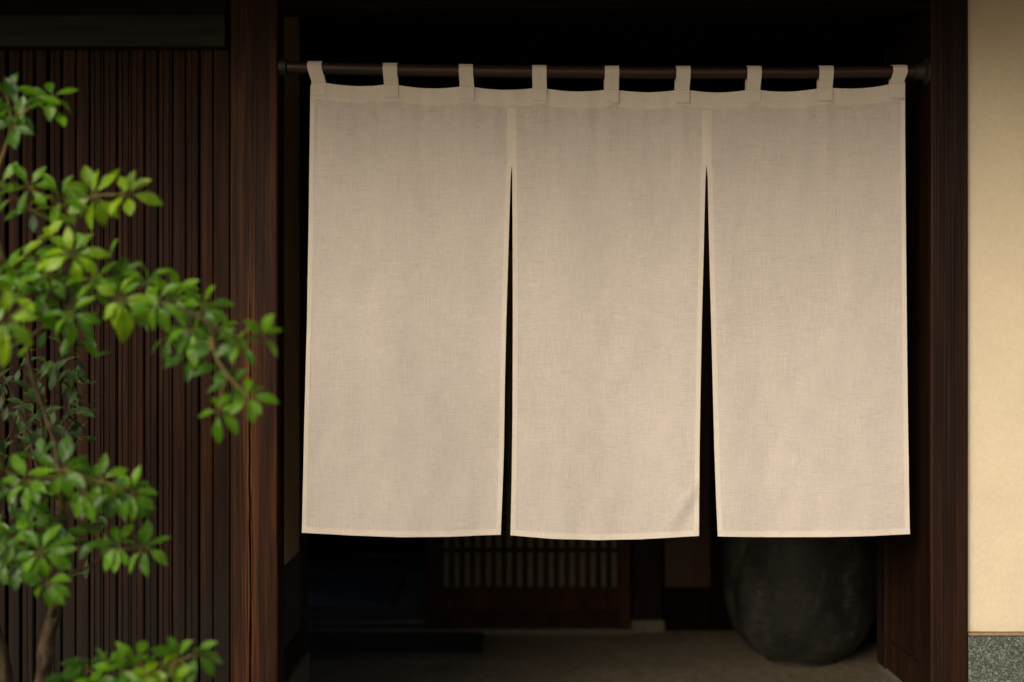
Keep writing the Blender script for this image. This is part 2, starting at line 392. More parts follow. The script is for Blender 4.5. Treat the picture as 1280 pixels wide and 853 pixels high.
# ------------------------------------------------------------------ posts with grain relief and a drying crack
def post_mesh(name, x0, x1, y0, y1, z0, z1, crack_x=None, zc=(0, 9), seed=0):
    xs = []
    w = x1 - x0; N = 46
    for i in range(N + 1):
        xs.append(x0 + w * i / N)
    if crack_x is not None:
        xs = [q for q in xs if abs(q - crack_x) > .010] + [crack_x + dx for dx in [-.010 + .001 * k for k in range(21)]]
        xs.sort()
    NZ = 260; wear = []
    v, f = [], []
    for j in range(NZ + 1):
        z = z0 + (z1 - z0) * j / NZ
        for q in xs:
            yy = y0
            e_ = min(q - x0, x1 - q)
            if e_ < .006: yy += (.006 - e_) ** 2 / .010          # eased arris
            yy += .0007 * noise.noise(Vector((q * 220 + seed, z * 2.0, seed)))
            if crack_x is not None and zc[0] < z < zc[1]:
                c = crack_x + .0035 * noise.noise(Vector((z * 2.3, 5, 1))) + .0016 * noise.noise(Vector((z * 14, 2, 1)))
                env = min(1, (z - zc[0]) / .15, (zc[1] - z) / .35)
                wd = (.0009 + .0022 * max(0, noise.noise(Vector((z * 3.1, 9, 4))) + .35)) * env
                dd = abs(q - c) / max(wd, 1e-4)
                yy += .016 * env * math.exp(-dd * dd)
                c2 = c + .006 * noise.noise(Vector((z * 3, 50, 1))) + .004
                yy += .003 * env * math.exp(-((q - c2) / .0009) ** 2)
            v.append((q, yy, z)); wr = 0
            if crack_x is not None and zc[0] < z < zc[1] + .1:
                wr = math.exp(-((q - crack_x) / .020) ** 2) * max(0, .35 + 1.2 * noise.noise(Vector((q * 330, z * 3.5, 2)))) + .9 * math.exp(-((abs(q - c if zc[0] < z < zc[1] else .02) - .0035) / .0014) ** 2) * max(0, noise.noise(Vector((z * 11, 3, 7))) + .25)
            wear.append(min(1, wr) * max(0, min(1, (1.75 - z) / .35)))
    nx = len(xs)
    for j in range(NZ):
        for i in range(nx - 1):
            a0 = j * nx + i; f.append((a0, a0 + 1, a0 + nx + 1, a0 + nx))
    # sides, back, ends
    b0 = len(v)
    fl, fr = [j * nx for j in range(NZ + 1)], [j * nx + nx - 1 for j in range(NZ + 1)]
    v += [(x0, y1, z0), (x1, y1, z0), (x0, y1, z1), (x1, y1, z1)]
    f.append(tuple(fl) + (b0 + 2, b0)); f.append(tuple(reversed(fr)) + (b0 + 1, b0 + 3))
    f.append((b0, b0 + 2, b0 + 3, b0 + 1))
    f.append((b0, b0 + 1) + tuple(reversed(range(nx)))); f.append(tuple(NZ * nx + i for i in range(nx)) + (b0 + 3, b0 + 2))
    me = mesh_of(name, v, f); at_ = me.attributes.new('wear', 'FLOAT', 'POINT')
    for i_, w_ in enumerate(wear): at_.data[i_].value = w_
    return me

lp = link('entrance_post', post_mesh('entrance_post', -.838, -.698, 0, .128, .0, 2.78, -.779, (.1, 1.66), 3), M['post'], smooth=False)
tag(lp, 'square red-brown wooden post with a long vertical crack, left of the curtain', 'post', 'posts framing the doorway')
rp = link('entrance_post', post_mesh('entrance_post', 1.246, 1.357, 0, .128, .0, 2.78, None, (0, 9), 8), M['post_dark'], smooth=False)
tag(rp, 'dark reddish wooden post between the curtain and the cream plaster wall', 'post', 'posts framing the doorway')
li = box('lintel_beam', -.697, 1.245, .002, .12, 2.44, 2.78, M['lintel'], None, .004)
tag(li, 'black wooden lintel across the top of the doorway above the curtain rod', 'beam')

# ------------------------------------------------------------------ reveals (short side walls of the doorway)
lr = thing('doorway_side_wall', 'short shadowed side wall with dull plaster over dark boards, behind the cracked post', 'wall', (-.75, .3, 0), 'side walls of the doorway')
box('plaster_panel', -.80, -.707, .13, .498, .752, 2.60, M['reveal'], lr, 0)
box('wainscot_board', -.80, -.705, .13, .498, .492, .750, M['wains'], lr, .002)
box('base_board', -.80, -.697, .13, .498, .402, .490, M['inner_dark'], lr, .004)
box('footing_stone', -.82, -.686, .13, .60, .0, .400, M['footing'], lr, .012)
box('end_post', -.80, -.692, .50, .585, .402, 2.60, M['trim'], lr, .003)
rr_ = thing('doorway_side_wall', 'short dark wooden side wall of the doorway right of the big jar', 'wall', (1.3, .3, 0), 'side walls of the doorway')
box('side_board', 1.252, 1.36, .13, .498, .462, 2.60, M['side'], rr_, .002)
box('base_board', 1.246, 1.36, .13, .498, .362, .460, M['side'], rr_, .004)
box('footing_stone', 1.242, 1.36, .13, .62, .0, .360, M['footing'], rr_, .012)
box('end_post', 1.238, 1.36, .50, .600, .362, 2.60, M['trim'], rr_, .003)

# ------------------------------------------------------------------ right plaster wall on a granite foot
pw = thing('plaster_wall', 'cream sandy plaster wall on a speckled grey stone base at the right', 'wall', (2.0, .05, 0))
ztop = .575
def plaster_mesh():
    nx, nz = 60, 120; v, f = [], []
    X0, X1, Z0, Z1 = 1.359, 3.2, ztop + .006, 2.78
    for j in range(nz + 1):
        for i in range(nx + 1):
            x = X0 + (X1 - X0) * i / nx; z = Z0 + (Z1 - Z0) * j / nz
            y = .022 + .0016 * noise.fractal(Vector((x * 6, 1, z * 6)), 1, 2, 4)
            if z - Z0 < .012: y += .003
            v.append((x, y, z))
    for j in range(nz):
        for i in range(nx):
            a0 = j * (nx + 1) + i; f.append((a0, a0 + 1, a0 + nx + 2, a0 + nx + 1))
    return mesh_of('plaster_face', v, f)
link('plaster_face', plaster_mesh(), M['plaster'], pw, smooth=True)
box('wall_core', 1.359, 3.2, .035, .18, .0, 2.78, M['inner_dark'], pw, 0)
box('ledge_strip', 1.359, 3.2, .0125, .034, ztop - .004, ztop + .004, M['reveal'], pw, .001)
box('stone_base', 1.3595, 3.2, .006, .034, .0, ztop - .006, M['granite'], pw, .002)

# ------------------------------------------------------------------ roof and hidden shell (keeps the hall dark)
rf = thing('eave_roof', 'dark wooden eave projecting over the doorway above the frame', 'roof', (0, 0, 2.8))
def slab_quad(name, y0, z0, y1, z1, x0, x1, th, mat, parent):
    v = [(x0, y0, z0), (x1, y0, z0), (x1, y1, z1), (x0, y1, z1), (x0, y0, z0 + th), (x1, y0, z0 + th), (x1, y1, z1 + th), (x0, y1, z1 + th)]
    return link(name, mesh_of(name, v, [(3, 2, 1, 0), (4, 5, 6, 7), (0, 1, 5, 4), (1, 2, 6, 5), (2, 3, 7, 6), (3, 0, 4, 7)]), mat, parent)
slab_quad('soffit_board', -1.45, 2.66, .2, 2.80, -3.6, 3.6, .05, M['trim'], rf)
slab_quad('roof_deck', .2, 2.80, 6.0, 2.85, -3.6, 3.6, .08, M['inner_dark'], rf)
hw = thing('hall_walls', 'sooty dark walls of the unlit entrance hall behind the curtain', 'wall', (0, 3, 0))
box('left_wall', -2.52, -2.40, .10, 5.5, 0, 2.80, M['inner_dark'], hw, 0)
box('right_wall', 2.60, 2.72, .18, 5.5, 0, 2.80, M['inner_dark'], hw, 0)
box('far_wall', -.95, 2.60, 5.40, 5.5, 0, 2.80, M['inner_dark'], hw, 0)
box('far_wall', -2.40, -.952, 5.40, 5.5, 0, 1.16, M['inner_dark'], hw, 0)  # opening left above this piece, added so sky light falls on the slab
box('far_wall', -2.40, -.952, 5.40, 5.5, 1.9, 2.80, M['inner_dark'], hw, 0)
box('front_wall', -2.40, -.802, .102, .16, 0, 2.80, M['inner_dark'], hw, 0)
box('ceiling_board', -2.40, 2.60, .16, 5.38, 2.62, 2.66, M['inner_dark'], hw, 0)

# ------------------------------------------------------------------ back of the hall: door, posts, panel, sill
YB = 2.85; KB = FPX / (DIST + YB)
bx = lambda px: (px - 640) / KB
bz = lambda py: EYE - (py - 426.5) / KB
dr = thing('sliding_door', 'red-brown wooden sliding door with a lattice of upright bars at the back of the hall', 'door', (bx(660), YB, bz(780)))
zb = .028
box('stile', bx(532), bx(549), YB, YB + .035, zb, 2.0, M['door'], dr, .003)
box('stile', bx(775), bx(788), YB, YB + .035, zb, 2.0, M['door'], dr, .003)
box('bottom_rail', bx(549) + .001, bx(775) - .001, YB + .002, YB + .033, zb, bz(766), M['door'], dr, .003)
box('kick_panel', bx(549) + .001, bx(775) - .001, YB + .012, YB + .024, bz(766) + .001, bz(741), M['door'], dr, .001)
box('middle_rail', bx(549) + .001, bx(775) - .001, YB + .002, YB + .033, bz(741) + .001, bz(735), M['door'], dr, .002)
box('top_rail', bx(549) + .001, bx(775) - .001, YB + .002, YB + .033, 1.90, 2.0, M['door'], dr, .003)
box('cross_bar', bx(549) + .001, bx(775) - .001, YB + .015, YB + .022, bz(691), bz(686), M['lintel'], dr, .001)
box('door_paper', bx(549) + .001, bx(775) - .001, YB + .026, YB + .030, bz(735) + .001, 1.899, M['paper'], dr, 0)
bar = None
for k in range(18):
    c = 551.5 + k * 13.1
    if bar is None:
        bar = box('lattice_bar', -.0142, .0142, 0, .011, bz(735) + .001, 1.899, M['door'], None, .0015)
        bar_me = bar.data; bar.parent = dr
        o = bar
    else:
        o = bpy.data.objects.new('lattice_bar', bar_me); COL.objects.link(o); o.parent = dr
    o.location = Vector((bx(c), YB + .003, 0)) - Vector(dr.location)
ip = thing('inner_post', 'dark wooden post on a small square stone right of the lattice door', 'post', (bx(809), YB, 0))
box('shaft', bx(792), bx(826), YB - .01, YB + .12, .064, 2.6, M['trim'], ip, .004)
box('foot_stone', bx(789), bx(830), YB - .02, YB + .14, 0, .062, M['sill'], ip, .006)
bpn = thing('back_wall_panel', 'brown wooden wall panel with a dark lower band left of the jar', 'wall', (bx(860), YB, 0))
box('upper_panel', bx(832), bx(890), YB + .04, YB + .07, bz(737) + .002, 2.6, M['innerwood'], bpn, .003)
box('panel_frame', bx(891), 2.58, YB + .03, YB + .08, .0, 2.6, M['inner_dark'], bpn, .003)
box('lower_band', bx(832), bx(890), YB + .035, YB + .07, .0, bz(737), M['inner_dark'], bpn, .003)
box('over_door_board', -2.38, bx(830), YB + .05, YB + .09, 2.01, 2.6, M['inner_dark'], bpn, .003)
sl = thing('door_sill', 'low pale sill running along the foot of the lattice door', 'sill', (-.3, YB, 0))
box('sill_stone', -1.9, bx(788), YB - .06, YB + .10, .0, .026, M['sill'], sl, .004)
box('door_track', -1.9, bx(530), YB + .101, YB + .24, .0, .040, M['sill'], sl, .004)
ms = box('stone_slab', -1.75, -.645, 3.47, 4.42, .0, .022, M['slab'], None, .008)
tag(ms, 'dim blue-grey slab on the floor beyond the open half of the doorway', 'slab')

# mat on the floor
def mat_mesh():
    bm = bmesh.new(); X0, X1, Y0, Y1 = -1.35, -.140, 2.29, 2.76
    me = box_mesh('floor_mat', X0, X1, Y0, Y1, .006, .020, .004, 2); return me
mt = link('floor_mat', mat_mesh(), M['mat']); tag(mt, 'thin black rectangular mat on the earthen floor before the door', 'mat')
mt2 = None

# jar
JC = (at(1001, 800, 6.47).x, 6.47 - DIST, 0)
prof = [(.150, 0), (.163, .006), (.166, .020), (.198, .034), (.252, .075), (.298, .14), (.330, .22), (.346, .31), (.350, .40), (.351, .48), (.344, .56), (.318, .63), (.275, .68), (.235, .705), (.228, .72), (.245, .745), (.262, .752), (.262, .765), (.248, .77), (.225, .76), (.212, .73), (.22, .70), (.29, .60), (.32, .48), (.28, .26), (.12, .04), (.01, .03)]
P = [Vector((r, 0, z)) for r, z in prof]; PP, _ = smooth_path(P, [0] * len(P), 3)
jar = lathe('storage_jar', [(max(p.x, .005), max(p.z, 0)) for p in PP], JC, M['jar'])
tag(jar, 'large round dark stoneware jar standing on the floor under the right curtain panel', 'jar')
for v in jar.data.vertices:
    q = v.co - Vector(JC); s = 1 + .008 * noise.noise(q * 5); v.co = Vector(JC) + Vector((q.x * s, q.y * s, q.z))

# ------------------------------------------------------------------ curtain rod
YR = .030
def rod_z(px):
    pts = [(343, 84), (500, 88), (640, 90), (800, 91.3), (1000, 91.3), (1160, 89.8)]
    for (a0, b0), (a1, b1) in zip(pts, pts[1:]):
        if px <= a1: return b0 + (b1 - b0) * (px - a0) / (a1 - a0)
    return pts[-1][1]
DR = DIST + YR
rd = thing('curtain_rod', 'dark round wooden rod carrying the linen curtain between the two posts', 'rod', at(750, 91, DR))
pts = [at(px, rod_z(px), DR) for px in range(348, 1160, 18)] + [at(1159, 89.8, DR)]
v, f = tube_data(pts, [.0185 + .0008 * noise.noise(Vector((i * .4, 1, 1))) for i in range(len(pts))], 20)
link('pole', mesh_of('pole', v, f), M['rod'], rd, smooth=True)
def ring(cx, segs, name='end_collar'):
    pts = [Vector((xx, YR, at(0, rod_z(640 + xx * 420), DR).z)) for xx, r in segs]
    v, f = tube_data(pts, [r for xx, r in segs], 24)
    o = link(name, mesh_of(name, v, f), M['iron'], rd); return o
ring(0, [(-.697, .026), (-.676, .026), (-.674, .024), (-.672, .0195)])
ring(0, [(1.245, .040), (1.238, .040), (1.236, .036), (1.232, .026), (1.205, .024), (1.203, .0195)])

# ------------------------------------------------------------------ noren
nr = thing('linen_curtain', 'plain beige linen entrance curtain of three hanging panels split below the top', 'curtain', at(757, 91, DR))
YC = YR - .002
def interp(tab, y):
    if y <= tab[0][0]: return tab[0][1]
    for (a0, b0), (a1, b1) in zip(tab, tab[1:]):
        if y <= a1:
            return b0 + (b1 - b0) * (y - a0) / (a1 - a0)
    return tab[-1][1]
LOOPS = [(394, 398.5, 77, 121), (488, 489, 79, 124), (582.5, 583.5, 80.5, 126), (674, 674.5, 82, 128), (764.5, 764.5, 83, 129.5), (853.5, 852.5, 83.5, 130), (942, 941, 83.5, 130), (1031.5, 1031, 83, 127.5), (1123.5, 1120, 81, 124)]
def top_y(x):
    """scalloped upper edge: high at the loops, sagging between them"""
    ks = [(388, 106.5)] + [(l[1], h) for l, h in zip(LOOPS, (102, 104.6, 107.2, 109, 111, 111.5, 111.6, 109, 103.5))] + [(1131, 103)]
    for (a0, b0), (a1, b1) in zip(ks, ks[1:]):
        if x <= a1:
            t = max(0, (x - a0) / (a1 - a0)); sag = 4.4 * (a1 - a0) / 90 if a1 - a0 > 40 else 0
            return b0 + (b1 - b0) * t + sag * (math.sin(math.pi * t) ** .8 if 0 < t < 1 else 0)
    return ks[-1][1]
def fold(x, y):
    """depth of the cloth surface, metres (negative = towards the viewer)"""
    s = min(1, max(0, (y - 100) / 570))
    g = .0
    g += (.003 + .006 * s) * noise.noise(Vector((x / 95, y / 900, 1.3)))
    g += .0035 * noise.noise(Vector((x / 48, y / 330, 7.7)))
    g += .0016 * noise.noise(Vector((x / 26, y / 60, 4.1)))
    # drape from each loop
    for l in LOOPS:
        g -= .0035 * math.exp(-((x - l[1]) / 14) ** 2) * math.exp(-(y - 104) / 45 if y > 104 else 0)
    g += .0030 * noise.noise(Vector((x / 13, y / 150, 21.0))) * math.exp(-max(0, y - 112) / 110)
    g += .0022 * noise.noise(Vector((x / 30 + y / 90, y / 70, 31.0))) * s
    # diagonal crease at the lower right corner of the middle panel
    dline = ((x - 866) * .86 + (y - 610) * .50)
    along = (-(x - 866) * .50 + (y - 610) * .86)
    g += -.0045 * math.exp(-(dline / 8) ** 2) * math.exp(-((along - 18) / 38) ** 2) * (1 if x < 880 else 0)
    g += .003 * math.exp(-((dline - 15) / 9) ** 2) * math.exp(-((along - 20) / 36) ** 2) * (1 if x < 880 else 0)
    # soft vertical fold near each free edge
    g += .0035 * s * math.sin((x - 380) / 750 * 2 * math.pi * 4.2)
    return g
def cp(x, y, off=0):
    p = at(x, y, DIST + YC); p.y += fold(x, y) + off; return p

PAN = [
  dict(l=[(106, 388), (200, 386.6), (300, 385.3), (400, 383.6), (500, 381), (600, 378.6), (668, 377)],
       r=[(106, 640.2), (207, 640.2), (210, 639.4), (225, 638.2), (300, 636), (400, 633), (480, 631.2), (560, 630), (620, 628), (669, 626)],
       b=[(377, 666.5), (440, 670), (500, 671.5), (560, 671.3), (626, 669)]),
  dict(l=[(106, 639.6), (207, 639.6), (210, 640.2), (300, 640.8), (400, 641), (520, 640.6), (600, 639.6), (672, 638)],
       r=[(106, 883.4), (207, 883.4), (210, 882.6), (225, 881.6), (300, 879.8), (400, 877.2), (480, 875.6), (560, 874.4), (620, 874), (672, 873.5)],
       b=[(638, 669.5), (690, 673.5), (750, 675.6), (800, 674.8), (873, 670)]),
  dict(l=[(106, 882.9), (207, 882.9), (210, 883.4), (225, 884.4), (300, 886), (400, 888.6), (480, 890.6), (560, 892.6), (620, 894.6), (672, 897)],
       r=[(106, 1131), (200, 1131.6), (300, 1132.6), (400, 1133.5), (500, 1134.6), (600, 1136), (670, 1137.6)],
       b=[(897, 670.5), (960, 671.8), (1030, 671.3), (1090, 670), (1137, 668)])]

def patch(name, pan, u0, u1, v0, v1, nu, nv, off, mat, parent, thick, upx=False, vpx=False):
    """piece of a curtain panel. u across, v down; upx: u0,u1 are pixels from the left/right edge"""
    v, f = [], []
    for j in range(nv + 1):
        for i in range(nu + 1):
            tv = j / nv; tu = i / nu
            def pt(yguess):
                xl, xr = interp(pan['l'], yguess), interp(pan['r'], yguess)
                if upx == 'l': return xl + u0 + (u1 - u0) * tu
                if upx == 'r': return xr - u1 + (u1 - u0) * tu
                return xl + (xr - xl) * (u0 + (u1 - u0) * tu)
            yg = 390
            for _ in range(4):
                X = pt(yg)
                t0, b0 = top_y(X), interp(pan['b'], X)
                if vpx == 't': yg = t0 + v0 + (v1 - v0) * tv
                elif vpx == 'b': yg = b0 - v1 + (v1 - v0) * tv
                else: yg = t0 + (b0 - t0) * (v0 + (v1 - v0) * tv)
            X = pt(yg)
            v.append(cp(X, yg, off))
    for j in range(nv):
        for i in range(nu):
            a0 = j * (nu + 1) + i; f.append((a0, a0 + nu + 1, a0 + nu + 2, a0 + 1))
    o = link(name, mesh_of(name, v, f), mat, parent, smooth=(off == 0))
    if thick:
        md = o.modifiers.new('thickness', 'SOLIDIFY'); md.thickness = thick; md.offset = -1 if off == 0 else 0
    return o

for k, pan in enumerate(PAN):
    p = patch('curtain_panel', pan, 0, 1, 0, 1, 84, 150, 0, M['cloth'], nr, .0009)
    hw_l, hw_r = (5.6, 6.2) if k == 0 else ((6.2, 6.0) if k == 1 else (6.4, 5.8))
    patch('top_band', pan, 0, 1, .2, 21, 84, 6, -.0005, M['hem'], p, .0004, False, 't')
    patch('side_hem', pan, .0, hw_l, 21.3, 560.5 if k != 1 else 561, 3, 130, -.0005, M['hem'], p, .0004, 'l', 't') if False else None
    # side hems run from under the top band down to the bottom hem
    for side, wd in (('l', hw_l), ('r', hw_r)):
        patch('side_hem', pan, 0.1, wd, .040, .9865, 3, 140, -.0005, M['hem'], p, .0004, side, False)
    patch('bottom_hem', pan, 0, 1, 0.1, 7.6, 84, 2, -.0006, M['hem'], p, .0005, False, 'b')

# hanging loops
for (xt, xb, yt, yb) in LOOPS:
    hwd = 9.0 * DR / FPX
    zr = at(xt, rod_z(xt), DR).z
    R = .0205
    path = []
    pb = cp(xb, yb, -.0032); pm = cp(xb, top_y(xb), -.0034)
    Xt = at(xt, 0, DR).x; Xb = pb.x
    N = 26
    path.append(Vector((Xb, pb.y, pb.z))); path.append(Vector((Xb, (pb.y + pm.y) / 2, (pb.z + pm.z) / 2))); path.append(Vector((Xb, pm.y, pm.z)))
    zt0 = pm.z; lowz = zr - .004
    for s in (.1, .2, .3, .4, .5, .6, .7, .8, .9):
        path.append(Vector((Xb + (Xt - Xb) * s, pm.y + (YR - R - pm.y) * (s ** .8), zt0 + (lowz - zt0) * s)))
    for q in range(N + 1):
        t = math.pi * q / N
        path.append(Vector((Xt + (Xb - Xt) * .06 * (1 - math.cos(t)), YR - R * math.cos(t), lowz + .004 + R * math.sin(t))))
    pk = cp(xb, top_y(xb) + 14, .004)
    XB2 = Xb + (.0022 if xt < 700 else -.0022) + (Xb - Xt) * .35
    for s in (.35, .7, 1.0):
        path.append(Vector((Xt + (XB2 - Xt) * s, YR + R + (pk.y - YR - R) * s, lowz + (pk.z - lowz) * s)))
    v, f = [], []
    for i, p in enumerate(path):
        for w_ in (-1, -.33, .33, 1): v.append((p.x + w_ * hwd * (1 - .02 * abs(math.sin(i * 1.7))), p.y, p.z))
    for i in range(len(path) - 1):
        for w_ in range(3):
            a0 = i * 4 + w_; f.append((a0, a0 + 1, a0 + 5, a0 + 4))
    o = link('hanging_loop', mesh_of('hanging_loop', v, f), M['hem'], nr)
    md = o.modifiers.new('thickness', 'SOLIDIFY'); md.thickness = .0011; md.offset = 0
    # the stitched line across the loop and round its sewn end
    st = []
    z1 = cp(xb, top_y(xb) + 2.0).z; yy = pm.y - .0012
    def quad(xa, xc, za, zc, y):
        b_ = len(st); st.extend([(xa, y, za), (xc, y, za), (xc, y, zc), (xa, y, zc)]); return (b_, b_ + 1, b_ + 2, b_ + 3)
    fs = []
    e0 = .0014
    for i in range(6):
        xa = Xb - hwd + .002 + i * (2 * hwd - .004) / 6; xc = xa + (2 * hwd - .004) / 6 * .8
        fs.append(quad(xa, xc, z1, z1 + .0011, yy)); fs.append(quad(xa, xc, pb.z + .003, pb.z + .0041, pb.y - .0012))
    link('stitching', mesh_of('stitching', st, fs), M['thread'], o, kind='stuff')

# ------------------------------------------------------------------ leafy tree
def leaf_mesh(seed, mat):
    rnd = random.Random(seed)
    n_ = 9; wmax = rnd.uniform(.165, .225); curl = rnd.uniform(.05, .42); fold_ = rnd.uniform(.10, .28); tw = rnd.uniform(-.15, .15)
    v, f, mi = [], [], []
    for i in range(n_ + 1):
        t = i / n_
        # obovate: widest beyond the middle, short pointed tip
        w = wmax * (math.sin(math.pi * min(1, t ** 1.15)) ** .95)
        if i == 0: w = .018
        if i == n_: w = .004
        y = .14 + .86 * t; z = -curl * t * t
        for s in (-1, -.5, 0, .5, 1):
            zz = z + abs(s) * w * fold_ * 1.0 + s * tw * w * t + .012 * math.sin(t * 9 + s * 3 + seed)
            v.append((s * w, y, zz))
    for i in range(n_):
        for k in range(4):
            a0 = i * 5 + k; f.append((a0, a0 + 1, a0 + 6, a0 + 5)); mi.append(0)
    b0 = len(v)  # stalk and midrib
    for (y, r, z) in ((0, .012, 0), (.15, .011, .002), (.5, .006, .0045 - curl * .17)):
        for (dx, dz) in ((-1, 0), (0, 1), (1, 0), (0, -1)): v.append((dx * r, y, z + dz * r))
    for s in range(2):
        for k in range(4):
            q = (k + 1) % 4; f.append((b0 + s * 4 + k, b0 + s * 4 + q, b0 + s * 4 + 4 + q, b0 + s * 4 + 4 + k)); mi.append(1)
    me = mesh_of('leaf', v, f); me.materials.append(mat); me.materials.append(M['petiole'])
    for p, m_ in zip(me.polygons, mi): p.material_index = m_; p.use_smooth = True
    return me
LM = {k: [leaf_mesh(s + 10 * i, M[k]) for s in range(8)] for i, k in enumerate(('leaf', 'leaf_deep', 'leaf_lime'))}

def orient(base, tip, up, roll=0.0):
    y = (tip - base); L = y.length; y.normalize()
    z = up - y * up.dot(y)
    if z.length < .1: z = y.orthogonal()
    z.normalize(); x = y.cross(z)
    if roll:
        c, s = math.cos(roll), math.sin(roll); x, z = x * c + z * s, z * c - x * s
    return Matrix(((x.x * L, y.x * L, z.x * L, base.x), (x.y * L, y.y * L, z.y * L, base.y), (x.z * L, y.z * L, z.z * L, base.z), (0, 0, 0, 1)))

